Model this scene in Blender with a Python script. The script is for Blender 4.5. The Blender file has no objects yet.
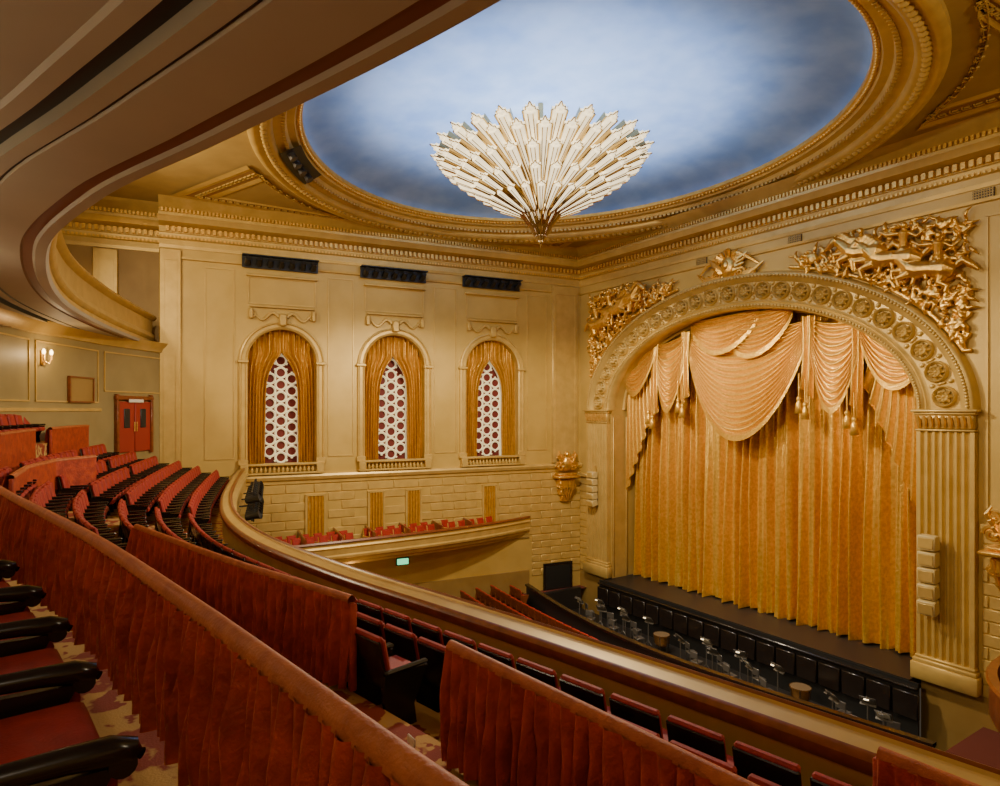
import bpy, bmesh, math, random
from mathutils import Vector, Matrix
random.seed(7)
ZC = 10.5      # height of the photographer's eye above the orchestra floor; z below is relative to the eye
pi = math.pi

# ------------------------------------------------------------------ materials
def mat(name, col, rough=.5, metal=0., col2=None, nscale=3., bump=0., bscale=40., emit=0., emitcol=None, sheen=0., pattern=None, spec=.5):
    m = bpy.data.materials.new(name); m.use_nodes = True
    nt = m.node_tree; b = nt.nodes['Principled BSDF']
    b.inputs['Base Color'].default_value = (*col, 1)
    b.inputs['Roughness'].default_value = rough
    b.inputs['Metallic'].default_value = metal
    b.inputs['Specular IOR Level'].default_value = spec
    if sheen:
        b.inputs['Sheen Weight'].default_value = sheen
        b.inputs['Sheen Roughness'].default_value = .35
        b.inputs['Sheen Tint'].default_value = (1, .30, .06, 1)
    tc = nt.nodes.new('ShaderNodeTexCoord')
    if col2 is not None:
        if pattern == 'voronoi':
            n = nt.nodes.new('ShaderNodeTexVoronoi'); n.inputs['Scale'].default_value = nscale
            n.feature = 'SMOOTH_F1'; out = n.outputs['Distance']
            w = nt.nodes.new('ShaderNodeTexNoise'); w.inputs['Scale'].default_value = nscale*.8; w.inputs['Detail'].default_value = 3
            mx = nt.nodes.new('ShaderNodeMix'); mx.data_type = 'VECTOR'; mx.inputs[0].default_value = .35
            nt.links.new(tc.outputs['Object'], w.inputs['Vector'])
            nt.links.new(tc.outputs['Object'], mx.inputs[4]); nt.links.new(w.outputs['Color'], mx.inputs[5])
            nt.links.new(mx.outputs[1], n.inputs['Vector'])
            lo, hi = .36, .42
        else:
            n = nt.nodes.new('ShaderNodeTexNoise'); n.inputs['Scale'].default_value = nscale
            n.inputs['Detail'].default_value = 6; out = n.outputs['Fac']; lo, hi = .35, .65
            nt.links.new(tc.outputs['Object'], n.inputs['Vector'])
        r = nt.nodes.new('ShaderNodeValToRGB')
        r.color_ramp.elements[0].position = lo; r.color_ramp.elements[1].position = hi
        r.color_ramp.elements[0].color = (*col, 1); r.color_ramp.elements[1].color = (*col2, 1)
        nt.links.new(out, r.inputs['Fac']); nt.links.new(r.outputs['Color'], b.inputs['Base Color'])
    if bump:
        n2 = nt.nodes.new('ShaderNodeTexNoise'); n2.inputs['Scale'].default_value = bscale; n2.inputs['Detail'].default_value = 4
        nt.links.new(tc.outputs['Object'], n2.inputs['Vector'])
        bp = nt.nodes.new('ShaderNodeBump'); bp.inputs['Strength'].default_value = bump; bp.inputs['Distance'].default_value = .05
        nt.links.new(n2.outputs['Fac'], bp.inputs['Height']); nt.links.new(bp.outputs['Normal'], b.inputs['Normal'])
    if emit:
        b.inputs['Emission Color'].default_value = (*(emitcol or col), 1)
        b.inputs['Emission Strength'].default_value = emit
    return m

M_wall = mat('gold_wall_paint', (.52, .345, .085), .40, .2, (.59, .40, .108), .8, .1, 30)
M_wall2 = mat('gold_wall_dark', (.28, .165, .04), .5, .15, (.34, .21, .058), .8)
M_gold = mat('gilding', (.82, .52, .13), .36, .6, (.68, .40, .085), 6, .15, 20)
M_relief = mat('gilded_relief', (.92, .58, .15), .30, .8, (.72, .42, .085), 5, .2, 15)
M_trim = mat('cream_gold_trim', (.64, .44, .13), .38, .32, (.55, .365, .10), 2)
M_ceil = mat('ceiling_gold_beige', (.44, .295, .09), .6, .1, (.38, .25, .072), 1.2)
M_panel = mat('ceiling_ochre_panel', (.25, .115, .028), .6, 0, (.31, .15, .042), 2)
M_blue = mat('dome_blue', (.145, .275, .62), .9, 0, (.25, .39, .72), .6)
M_soffit = mat('soffit_beige', (.47, .415, .30), .6, 0, (.42, .37, .265), .6)
M_brown = mat('soffit_red_brown_band', (.20, .07, .035), .5)
M_black = mat('black_metal', (.014, .014, .014), .45)
M_grey = mat('dark_grey_metal', (.07, .062, .055), .35, .5)
M_stand = mat('music_stand_grey', (.14, .125, .11), .4, .3)
M_blackwood = mat('black_lacquer', (.016, .011, .009), .22)
M_curt = mat('gold_damask_curtain', (.88, .54, .10), .29, .6, (.70, .39, .055), 7, .45, 14)
M_swag = mat('gold_swag_satin', (.90, .57, .12), .28, .6, (.74, .43, .07), 9, .25, 18)
M_wcurt = mat('window_drape_gold', (.60, .31, .035), .38, .35, (.48, .235, .022), 6)
M_latt = mat('lattice_cream', (.85, .76, .50), .5, emit=.30, emitcol=(1, .84, .50))  # faint glow put into the lattice colour, the screen is no lamp
M_redpane = mat('window_red_backing', (.14, .010, .004), .7)
M_velvet = mat('red_velvet', (.47, .050, .009), .62, 0, (.27, .020, .004), 6, .35, 22, sheen=.45)
M_velvet_top = mat('worn_velvet_rail_top', (.47, .125, .025), .6, 0, (.34, .075, .013), 9, .2, 60, sheen=.3)
M_seat = mat('seat_red_mohair', (.38, .020, .008), .65, 0, (.27, .012, .005), 8, .1, 60, sheen=.12)
M_wood = mat('polished_wood_rail', (.24, .068, .017), .28, 0, (.16, .042, .011), 6)
M_carpet = mat('patterned_carpet', (.26, .035, .012), .9, 0, (.52, .29, .075), 6, .2, 80, pattern='voronoi')
M_carpet2 = mat('orchestra_carpet', (.12, .022, .012), .9)
M_stage = mat('stage_floor_black', (.02, .017, .015), .45)
M_glass = mat('chandelier_glass', (.95, .86, .62), .35, 0, emit=1.7, emitcol=(1, .84, .52))
M_silver = mat('chandelier_metal', (.48, .35, .15), .25, .95)
M_white = mat('speaker_cream', (.60, .46, .19), .5)
M_sheet = mat('sheet_music_paper', (.7, .66, .55), .6)
M_copper = mat('timpani_copper', (.70, .34, .10), .25, .9)
M_skin = mat('timpani_head', (.16, .11, .06), .5)
M_door = mat('door_red_leather', (.30, .022, .012), .5)
M_sign = mat('exit_sign_green', (.1, .8, .3), .5, emit=1.6, emitcol=(.15, .9, .4))
M_lamp = mat('sconce_glow', (1, .8, .45), .5, emit=10, emitcol=(1, .72, .35))
M_standglow = mat('added_stand_glow', (1, .85, .6), .5, emit=3, emitcol=(1, .78, .45))  # added glow on the music stands so the pit reads
M_rear = mat('rear_wall_olive_gold', (.33, .25, .10), .5, .1, (.28, .21, .08), 1)
M_grille = mat('vent_grille', (.08, .05, .025), .5)

# ------------------------------------------------------------------ mesh builder
_rb = {}
def rbox_data(sx, sy, sz, r, seg):
    k = (round(sx,3), round(sy,3), round(sz,3), round(r,3), seg)
    if k not in _rb:
        bm = bmesh.new(); bmesh.ops.create_cube(bm, size=1)
        for v in bm.verts: v.co = Vector((v.co.x*sx, v.co.y*sy, v.co.z*sz))
        bmesh.ops.bevel(bm, geom=list(bm.edges), offset=r, segments=seg, affect='EDGES', profile=.5)
        bm.verts.index_update()
        _rb[k] = ([v.co.copy() for v in bm.verts], [[v.index for v in f.verts] for f in bm.faces]); bm.free()
    return _rb[k]

class MB:
    def __init__(s): s.v=[]; s.f=[]; s.m=[]; s.T=None
    def add(s, vs, fs, mi=0, M=None):
        o=len(s.v)
        if M is not None: vs=[M@Vector(p) for p in vs]
        if s.T is not None: vs=[s.T@Vector(p) for p in vs]
        s.v.extend([tuple(p) for p in vs]); s.f.extend([tuple(i+o for i in f) for f in fs]); s.m.extend([mi]*len(fs))
    def box(s, c, d, mi=0, M=None):
        x,y,z=c; a,b,h=d[0]/2,d[1]/2,d[2]/2
        vs=[(x+i*a,y+j*b,z+k*h) for i in(-1,1) for j in(-1,1) for k in(-1,1)]
        s.add(vs,[(0,1,3,2),(4,6,7,5),(0,4,5,1),(2,3,7,6),(0,2,6,4),(1,5,7,3)],mi,M)
    def rbox(s, c, d, r=.02, mi=0, M=None, seg=1):
        vs,fs=rbox_data(d[0],d[1],d[2],r,seg); c=Vector(c)
        s.add([v+c for v in vs],fs,mi,M)
    def grid(s, rows, mi=0, cu=False, cv=False, M=None, mrow=None):
        nr=len(rows); nc=len(rows[0]); vs=[p for r in rows for p in r]
        fs=[];ms=[]
        for i in range(nr if cv else nr-1):
            for j in range(nc if cu else nc-1):
                fs.append((i*nc+j,i*nc+(j+1)%nc,((i+1)%nr)*nc+(j+1)%nc,((i+1)%nr)*nc+j))
                ms.append(mrow[i] if mrow else mi)
        s.add(vs,fs,0,M); s.m[-len(fs):]=ms
    def tube(s, pts, rads, n=8, mi=0, M=None, flat=1.):
        pts=[Vector(p) for p in pts]; rows=[]
        for i,p in enumerate(pts):
            t=(pts[min(i+1,len(pts)-1)]-pts[max(i-1,0)]).normalized()
            up=Vector((0,1,0)) if abs(t.y)<.9 else Vector((1,0,0))
            a=t.cross(up).normalized(); b=t.cross(a).normalized()
            r=rads[i] if hasattr(rads,'__len__') else rads
            rows.append([p+a*math.cos(2*pi*k/n)*r+b*math.sin(2*pi*k/n)*r*flat for k in range(n)])
        s.grid(rows,mi,cu=True,M=M)
        s.add(rows[0],[tuple(range(n))[::-1]],mi,M); s.add(rows[-1],[tuple(range(n))],mi,M)
    def revolve(s, prof, n=32, mi=0, M=None, mrow=None, a0=0, a1=2*pi, ey=0.):
        full = abs(a1-a0-2*pi)<1e-6; k=n if full else n+1
        rows=[[(r*math.cos(a0+(a1-a0)*j/n), (r-ey)*math.sin(a0+(a1-a0)*j/n), z) for j in range(k)] for r,z in prof]
        s.grid(rows,mi,cu=full,M=M,mrow=mrow)
    def sphere(s, c, r, mi=0, n=8, M=None):
        rr=r if hasattr(r,'__len__') else (r,r,r)
        rows=[[(c[0]+rr[0]*math.sin(pi*i/n)*math.cos(2*pi*j/(n*2)), c[1]+rr[1]*math.sin(pi*i/n)*math.sin(2*pi*j/(n*2)), c[2]+rr[2]*math.cos(pi*i/n)) for j in range(n*2)] for i in range(n+1)]
        s.grid(rows,mi,cu=True,M=M)
    def strip(s, x0, x1, prof, mi=0, M=None, mrow=None, n=1):
        rows=[[(x0+(x1-x0)*k/n,y,z) for k in range(n+1)] for y,z in prof]
        s.grid(rows,mi,M=M,mrow=mrow)
    def finish(s, name, mats, smooth=True, parent=None, ang=40):
        me=bpy.data.meshes.new(name); me.from_pydata(s.v,[],s.f)
        for m in mats: me.materials.append(m)
        me.polygons.foreach_set('material_index',s.m)
        bm=bmesh.new(); bm.from_mesh(me)
        bmesh.ops.recalc_face_normals(bm,faces=bm.faces); bm.to_mesh(me); bm.free()
        if smooth:
            me.shade_smooth(); me.set_sharp_from_angle(angle=math.radians(ang))
        ob=bpy.data.objects.new(name,me); bpy.context.scene.collection.objects.link(ob)
        if parent: ob.parent=parent
        return ob

def empty(name):
    e=bpy.data.objects.new(name,None); bpy.context.scene.collection.objects.link(e); return e

def spline(P):
    P=sorted(P); xs=[p[0] for p in P]; ys=[p[1] for p in P]; n=len(P)
    m=[0]*n
    for i in range(n):
        a=max(i-1,0); b=min(i+1,n-1); m[i]=(ys[b]-ys[a])/(xs[b]-xs[a])
    def f(x):
        if x<=xs[0]: return ys[0]+m[0]*(x-xs[0])
        if x>=xs[-1]: return ys[-1]+m[-1]*(x-xs[-1])
        i=0
        while xs[i+1]<x: i+=1
        h=xs[i+1]-xs[i]; t=(x-xs[i])/h
        return (2*t**3-3*t*t+1)*ys[i]+(t**3-2*t*t+t)*h*m[i]+(-2*t**3+3*t*t)*ys[i+1]+(t**3-t*t)*h*m[i+1]
    return f
F = spline([(4,6.5),(-1.93,5.62),(-5,5.05),(-8,4.4),(-11,3.7),(-14.5,3.2),(-18,3.25),(-22,3.85),(-26,4.75),(-31,6.0),(-34,6.9)])
U = spline([(5,4.1),(0,3.3),(-3.84,2.5),(-7.3,1.35),(-10.2,.3),(-14.2,-.5),(-20.5,-.45),(-26,.6),(-32.4,2.5),(-35,3.3)])
def dF(x,f=F): return (f(x+.05)-f(x-.05))/.1

XC=-18.88; YP=25.0
us=Vector((-.1355,-.9908,0)); un=Vector((.9908,-.1355,0))
def frame(o,x,y):
    return Matrix(((x[0],y[0],0,o[0]),(x[1],y[1],0,o[1]),(0,0,1,0),(0,0,0,1)))
WL=frame((-29.51,25),us,un)
WP=frame((XC,YP),(-1,0),(0,-1))

def outline(cx,hw,zb,zs,rise,n=24):
    p=[(cx-hw,zb)]
    p+=[(cx-hw*math.cos(pi*i/n),zs+rise*math.sin(pi*i/n)) for i in range(n+1)]
    p+=[(cx+hw,zb)]
    return p
def arch_mould(mb,cx,hw,zb,zs,rise,prof,mi=0,n=24):
    rows=[[(x,y,z) for x,z in outline(cx,hw+o,zb,zs,rise+o,n)] for o,y in prof]
    mb.grid(rows,mi)
def arched_wall(mb,x0,x1,z0,z1,ops,depth,mi=0,n=24):
    x=x0
    for cx,hw,zb,zs,rise in ops:
        mb.add([(x,0,z0),(cx-hw,0,z0),(cx-hw,0,z1),(x,0,z1)],[(0,1,2,3)],mi)
        if zb>z0: mb.add([(cx-hw,0,z0),(cx+hw,0,z0),(cx+hw,0,zb),(cx-hw,0,zb)],[(0,1,2,3)],mi)
        for i in range(n):
            a=(cx-hw*math.cos(pi*i/n),zs+rise*math.sin(pi*i/n)); b=(cx-hw*math.cos(pi*(i+1)/n),zs+rise*math.sin(pi*(i+1)/n))
            mb.add([(a[0],0,a[1]),(b[0],0,b[1]),(b[0],0,z1),(a[0],0,z1)],[(0,1,2,3)],mi)
        o=outline(cx,hw,zb,zs,rise,n)
        mb.grid([[(p[0],0,p[1]) for p in o],[(p[0],-depth,p[1]) for p in o]],mi)
        x=cx+hw
    mb.add([(x,0,z0),(x1,0,z0),(x1,0,z1),(x,0,z1)],[(0,1,2,3)],mi)
def rframe(mb,x0,x1,z0,z1,w=.06,y=.04,mi=0,y0=0.):
    mb.box(((x0+x1)/2,y0+y/2,z0),(x1-x0+w,y,w),mi); mb.box(((x0+x1)/2,y0+y/2,z1),(x1-x0+w,y,w),mi)
    mb.box((x0,y0+y/2,(z0+z1)/2),(w,y,z1-z0),mi); mb.box((x1,y0+y/2,(z0+z1)/2),(w,y,z1-z0),mi)
CORN=[(0,7.35),(.06,7.35),(.08,7.5),(0.02,7.52),(.02,7.75),(.10,7.78),(.16,7.9),(.16,8.0),(.22,8.02),(.22,8.28),(.42,8.32),(.72,8.38),(.80,8.55),(.86,8.62),(.86,8.74),(.55,8.80),(.50,9.0),(.62,9.1),(.95,9.3),(1.05,9.4)]
def cornice(mb,x0,x1,dy=0.):
    mb.strip(x0,x1,[(a+dy,b) for a,b in CORN],0)
    n=int((x1-x0)/.24)
    for i in range(n):
        mb.box((x0+.12+i*.24,.31+dy,8.16),(.13,.18,.22),1)
    n=int((x1-x0)/.16)
    for i in range(n):
        mb.box((x0+.08+i*.16,.58+dy,8.92),(.09,.12,.16),1)
        mb.box((x0+.08+i*.16,.13+dy,7.84),(.08,.08,.1),1)
def ashlar(mb,x0,x1,z0,z1,h=.45,L=1.3,y=.05,mi=0,skip=()):
    nz=max(1,round((z1-z0)/h)); h=(z1-z0)/nz
    for r in range(nz):
        x=x0-(L/2 if r%2 else 0)
        while x<x1:
            a=max(x,x0); b=min(x+L,x1)
            if b-a>.1:
                zc=z0+(r+.5)*h
                if not any(sa<(a+b)/2<sb and za<zc<zb for sa,sb,za,zb in skip):
                    mb.rbox(((a+b)/2,y/2,zc),(b-a-.04,y*2,h-.04),.02,mi)
            x+=L

# ------------------------------------------------------------------ LEFT WALL
mb=MB(); mb.T=WL
WIN=[5.8,11.4,17.0]
arched_wall(mb,0,22.3,-3.1,9.4,[(c,1.6,-2.65,2.3,1.6) for c in WIN],.9)
mb.add([(0,0,-12),(40,0,-12),(40,0,-3.1),(0,0,-3.1)],[(0,1,2,3)],0)
mb.add([(22.3,0,-3.1),(22.3,0,9.4),(22.3,-1.2,9.4),(22.3,-1.2,-3.1)],[(0,1,2,3)],0)
mb.add([(22.3,-1.2,-3.1),(40,-1.2,-3.1),(40,-1.2,9.4),(22.3,-1.2,9.4)],[(0,1,2,3)],1)  # shade of the recess put into a darker wall colour
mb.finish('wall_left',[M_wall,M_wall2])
mb=MB(); mb.T=WL
cornice(mb,0,22.3); cornice(mb,22.3,40,-1.2)
mb.finish('trim_cornice_left',[M_trim,M_gold])
mb=MB(); mb.T=WL
for c in WIN:
    arch_mould(mb,c,1.6,-2.65,2.3,1.6,[(0,0),(0,.10),(.07,.14),(.12,.08),(.25,.08),(.30,.15),(.36,.12),(.38,0)],0)
    for sx in(-1,1):
        mb.rbox((c+sx*1.8,.10,2.3),(.5,.22,.14),.03,0)
        mb.rbox((c+sx*1.8,.08,-2.5),(.46,.2,.3),.03,0)
    rframe(mb,c-1.55,c+1.55,5.1,6.35,.07,.05,0)
    mb.rbox((c,.10,6.42),(3.3,.22,.12),.03,0)
    mb.rbox((c,.08,4.95),(3.0,.14,.08),.02,0)
    mb.rbox((c,.14,4.35),(.36,.28,.6),.06,0)
    for sx in(-1,1):
        pts=[];
        for i in range(20):
            t=i/19; pts.append((c+sx*(.2+1.1*t),.10,4.5+.18*math.sin(t*pi*2.2)))
        mb.tube(pts,[.09-.05*i/19 for i in range(20)],6,0)
        mb.revolve([(0,.0),(.16,.02),(.12,.06),(.05,.05),(0,.09)],14,0,M=Matrix.Translation((c+sx*1.35,.02,4.55))@Matrix.Rotation(-pi/2,4,'X'))
        mb.rbox((c+sx*1.45,.12,4.6),(.2,.2,.5),.04,0)
    mb.rbox((c,.16,-2.62),(3.9,.34,.12),.03,0)
    mb.rbox((c,.16,-3.06),(3.9,.34,.10),.03,0)
    for i in range(15):
        x=c-1.4+i*.2
        mb.revolve([(.035,-3.0),(.075,-2.92),(.05,-2.82),(.03,-2.72),(.045,-2.66)],8,0,M=Matrix.Translation((x,.16,0)))
    for sx in(-1,1): mb.rbox((c+sx*1.75,.17,-2.84),(.36,.34,.42),.03,0)
for c in (2.95,8.6,14.2,19.8):
    rframe(mb,c-.62,c+.62,-2.3,6.6,.05,.04,0)
for a,b,y0 in ((.25,2.0,0),(21.4,22.3,0),(24,25.0,-1.2),(26.6,27.6,-1.2),(29,30,-1.2)):
    mb.rbox(((a+b)/2,.08+y0,2.1),(b-a,.2,10.4),.04,0)
    rframe(mb,a+.2,b-.2,-2.6,6.8,.05,.05,0,y0+.16)
mb.strip(0,22.3,[(0,-3.15),(.22,-3.15),(.26,-3.25),(.2,-3.4),(.08,-3.45),(.08,-3.6),(0,-3.62)],0)
mb.strip(0,22.3,[(0,6.85),(.1,6.88),(.12,6.98),(0,7.0)],0)
ashlar(mb,.0,22,-7.2,-3.65,.42,1.35,.035,0,skip=[(14.7,16.2,-6.4,-3.9),(9.9,10.9,-6.4,-3.9),(11.9,12.9,-6.4,-3.9),(5.5,6.5,-6.4,-3.9)])
ashlar(mb,.0,3.3,-9.6,-7.2,.42,1.35,.035,0)
for a,b in ((15.0,15.9),(10.0,10.8),(12.0,12.8),(5.6,6.4)):
    mb.box(((a+b)/2,.02,-5.3),(b-a,.06,2.1),2)
    rframe(mb,a,b,-6.5,-4.2,.1,.14,0)
    for k in range(5): mb.tube([(a+.1+k*(b-a-.2)/4,.07,-4.25),(a+.1+k*(b-a-.2)/4,.09,-6.4)],.06,6,2)
mb.finish('trim_left_wall_ornament',[M_trim,M_gold,M_wcurt])

# windows
for wi,c in enumerate(WIN):
    par=empty('window_%d'%(wi+1))
    m=MB(); m.T=WL
    m.box((c,-.85,.6),(3.3,.04,6.8),0)
    m.finish('red_backing_pane',[M_redpane],parent=par)
    m=MB(); m.T=WL
    R=.20
    for i in range(-1,2):
        for j in range(9):
            z=-2.35+j*.60+(0 if i%2==0 else .30)
            if z>2.5-abs(i)*.7: continue
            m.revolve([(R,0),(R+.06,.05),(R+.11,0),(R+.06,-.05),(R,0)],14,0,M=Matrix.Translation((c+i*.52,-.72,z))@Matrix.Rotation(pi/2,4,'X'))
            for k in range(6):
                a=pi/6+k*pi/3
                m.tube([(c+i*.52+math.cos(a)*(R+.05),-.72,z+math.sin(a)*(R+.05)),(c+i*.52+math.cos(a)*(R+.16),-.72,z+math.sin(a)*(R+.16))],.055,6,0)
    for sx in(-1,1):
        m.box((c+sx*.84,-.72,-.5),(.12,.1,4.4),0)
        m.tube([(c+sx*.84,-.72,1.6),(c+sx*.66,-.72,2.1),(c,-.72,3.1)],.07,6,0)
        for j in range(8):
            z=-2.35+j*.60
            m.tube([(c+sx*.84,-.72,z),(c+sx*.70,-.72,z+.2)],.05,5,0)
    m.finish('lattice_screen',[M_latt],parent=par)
    m=MB(); m.T=WL
    def xi(z):
        if z<0: return .74+.04*min(1,(-z)/2.6)
        if z>2.75: return 0
        return .74*(1-(z/2.75)**3.6)
    for sx in(-1,1):
        rows=[]
        for i in range(41):
            z=-2.64+i*(6.64/40); row=[]
            for j in range(73):
                u=j/72; x=xi(z)+(1.62-xi(z))*u
                y=-.36+.085*math.sin(u*2*pi*6.5+.5*math.sin(z*1.3))+.03*math.sin(u*31+z)
                row.append((c+sx*x,y,z))
            rows.append(row)
        m.grid(rows,0)
    m.finish('drapes',[M_wcurt],parent=par)

for c in WIN:
    m=MB(); m.T=WL
    c2=c+.1
    m.box((c2,.16,7.25),(3.5,.10,.1),0); m.box((c2,.3,7.30),(3.5,.5,.05),0); m.box((c2,.15,7.0),(3.5,.04,.5),0)
    for i in range(7):
        x=c2-1.5+i*.5
        mm=Matrix.Translation((x,.46,7.02))@Matrix.Rotation(math.radians(115),4,'X')
        m.revolve([(0,-.2),(.12,-.2),(.14,.1),(.16,.22),(.15,.22)],10,0,M=mm)
        m.revolve([(0,.18),(.14,.18)],10,1,M=mm)
        m.box((x,.40,7.2),(.04,.04,.25),0)
    m.finish('stage_light_rack',[M_black,M_grey])

# ------------------------------------------------------------------ PROSCENIUM WALL
mb=MB(); mb.T=WP
arched_wall(mb,-23,10.63,-9.5,9.4,[(0,7.965,-9.5,0,4.6)],1.9,0,64)
mb.box((9.3,-.5,-11),(2.7,1,3),1); mb.box((-15.5,-.5,-11),(15,1,3),1)
mb.finish('wall_proscenium',[M_wall,M_wall2])
mb=MB(); mb.T=WP
cornice(mb,-23,10.7)
mb.finish('trim_cornice_proscenium',[M_trim,M_gold])
mb=MB(); mb.T=WP
def ell(t,n=96,y=0.):
    a=7.965+1.765*t; b=4.6+1.5*t
    return [(-a*math.cos(pi*i/n),y,b*math.sin(pi*i/n)) for i in range(n+1)]
prof=[(-.02,-.3),(-.02,.18),(.03,.26),(.09,.26),(.13,.18),(.17,.22),(.21,.14),(.24,.12),(.74,.12),(.77,.2),(.82,.24),(.86,.32),(.95,.34),(1.0,.28),(1.02,.1),(1.05,0)]
mb.grid([ell(t,96,y) for t,y in prof],0)
mb.grid([ell(t,96,y) for t,y in [(0,-.9),(-.06,-.95),(-.06,-1.1),(0,-1.15)]],0)
for t,n,r in((.06,150,.055),(.9,170,.07)):
    a=7.965+1.765*t; b=4.6+1.5*t
    for i in range(n+1):
        an=pi*i/n
        mb.sphere((-a*math.cos(an),.29 if t<.5 else .35,b*math.sin(an)),r,0,4)
a=7.965+1.765*.49; b=4.6+1.5*.49
def rosette(M,R=.42):
    mb.revolve([(R,0),(R,.11),(R*.88,.16),(R*.76,.07),(R*.7,.03)],20,0,M=M)
    for k in range(8):
        an=k*pi/4
        mb.tube([(math.cos(an)*R*.15,math.sin(an)*R*.15,.07),(math.cos(an)*R*.42,math.sin(an)*R*.42,.13),(math.cos(an)*R*.66,math.sin(an)*R*.66,.05)],[.04,.09,.03],5,0,M=M)
    mb.sphere((0,0,.1),R*.16,0,5,M=M)
arc=[(-a*math.cos(pi*i/400),b*math.sin(pi*i/400)) for i in range(401)]
L=[0]
for i in range(400): L.append(L[-1]+math.dist(arc[i],arc[i+1]))
N=25
for k in range(N):
    tgt=L[-1]*(k+.5)/N; i=next(q for q in range(401) if L[q]>=tgt)
    x,z=arc[i]
    rosette(Matrix.Translation((x,.12,z))@Matrix.Rotation(-pi/2,4,'X'),.38)
    tgt=L[-1]*(k+1)/N; i=min(400,next((q for q in range(401) if L[q]>=tgt),400)); x,z=arc[i]
    if k<N-1:
        an=math.atan2(z/b**2,x/a**2)
        M2=Matrix.Translation((x,.14,z))@Matrix.Rotation(-(an-pi/2),4,'Y')
        mb.rbox((0,0,.3),(.14,.12,.18),.04,0,M=M2); mb.rbox((0,0,-.3),(.14,.12,.18),.04,0,M=M2); mb.rbox((0,0,0),(.09,.10,.3),.03,0,M=M2)
mb.finish('trim_proscenium_arch',[M_trim,M_gold],ang=50)
for sx in(-1,1):
    m=MB(); m.T=WP; cx=sx*8.85; W=1.765
    sec=[(cx-W/2,0.01),(cx-W/2,.28)]
    nf=7; x=cx-W/2+.1; fw=(W-.2)/nf
    for i in range(nf):
        for k in range(9):
            t=k/8; sec.append((x+.03+(fw-.06)*t,.28-.11*math.sin(pi*t)))
        x+=fw
    sec+=[(cx+W/2,.28),(cx+W/2,0.01)]
    m.grid([[(p[0],p[1],z) for p in sec] for z in(-8.6,-.75)],0)
    for z,h,e in((-.70,.08,.03),(-.40,.5,-.02),(-.12,.1,.06),(-.03,.10,.14),(-8.65,.12,.04),(-8.8,.2,.09),(-9.15,.6,.14)):
        m.rbox((cx,.16+e/2,z),(W+2*e,.28+e,h),.03,0)
    for i in range(9):
        x=cx-W/2+.1+i*(W-.2)/8
        m.tube([(x,.30,-.62),(x,.34,-.40),(x,.42,-.2)],[.05,.09,.05],6,1)
    xi_=cx-sx*W/2
    m.box((xi_-sx*.02,-.62,-4.9),(.08,1.2,9.2),0)
    for yy in(-.15,-1.15): m.rbox((xi_-sx*.08,yy,-4.9),(.06,.1,9.0),.02,0)
    m.finish('fluted_pilaster',[M_trim,M_gold],ang=50)
m=MB(); m.T=WP
for a_,b_ in((9.85,10.6),(-10.8,-9.85),(-14,-11)):
    ashlar(m,a_,b_,-9.5,-4.0,.42,1.5,.035,0)
    m.rbox(((a_+b_)/2,.08,-3.85),(b_-a_,.24,.2),.03,0)
rframe(m,-10.9,-10.0,-3.3,6.4,.07,.06,0)
rframe(m,-15.5,-11.3,-3.3,6.4,.07,.06,0)
m.strip(-23,10.63,[(0,6.85),(.1,6.88),(.12,6.98),(0,7.0)],0)
m.finish('trim_proscenium_piers',[M_trim])
for x,z in((-3.2,7.12),(1.6,7.12),(-9.9,7.12)):
    m=MB(); m.T=WP
    m.box((x,.04,z),(.62,.05,.36),0)
    for i in range(8): m.box((x-.27+i*.077,.08,z),(.02,.05,.34),1)
    for i in range(4): m.box((x,.08,z-.13+i*.085),(.6,.05,.02),1)
    m.finish('vent_grille',[M_grille,M_trim])

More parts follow.
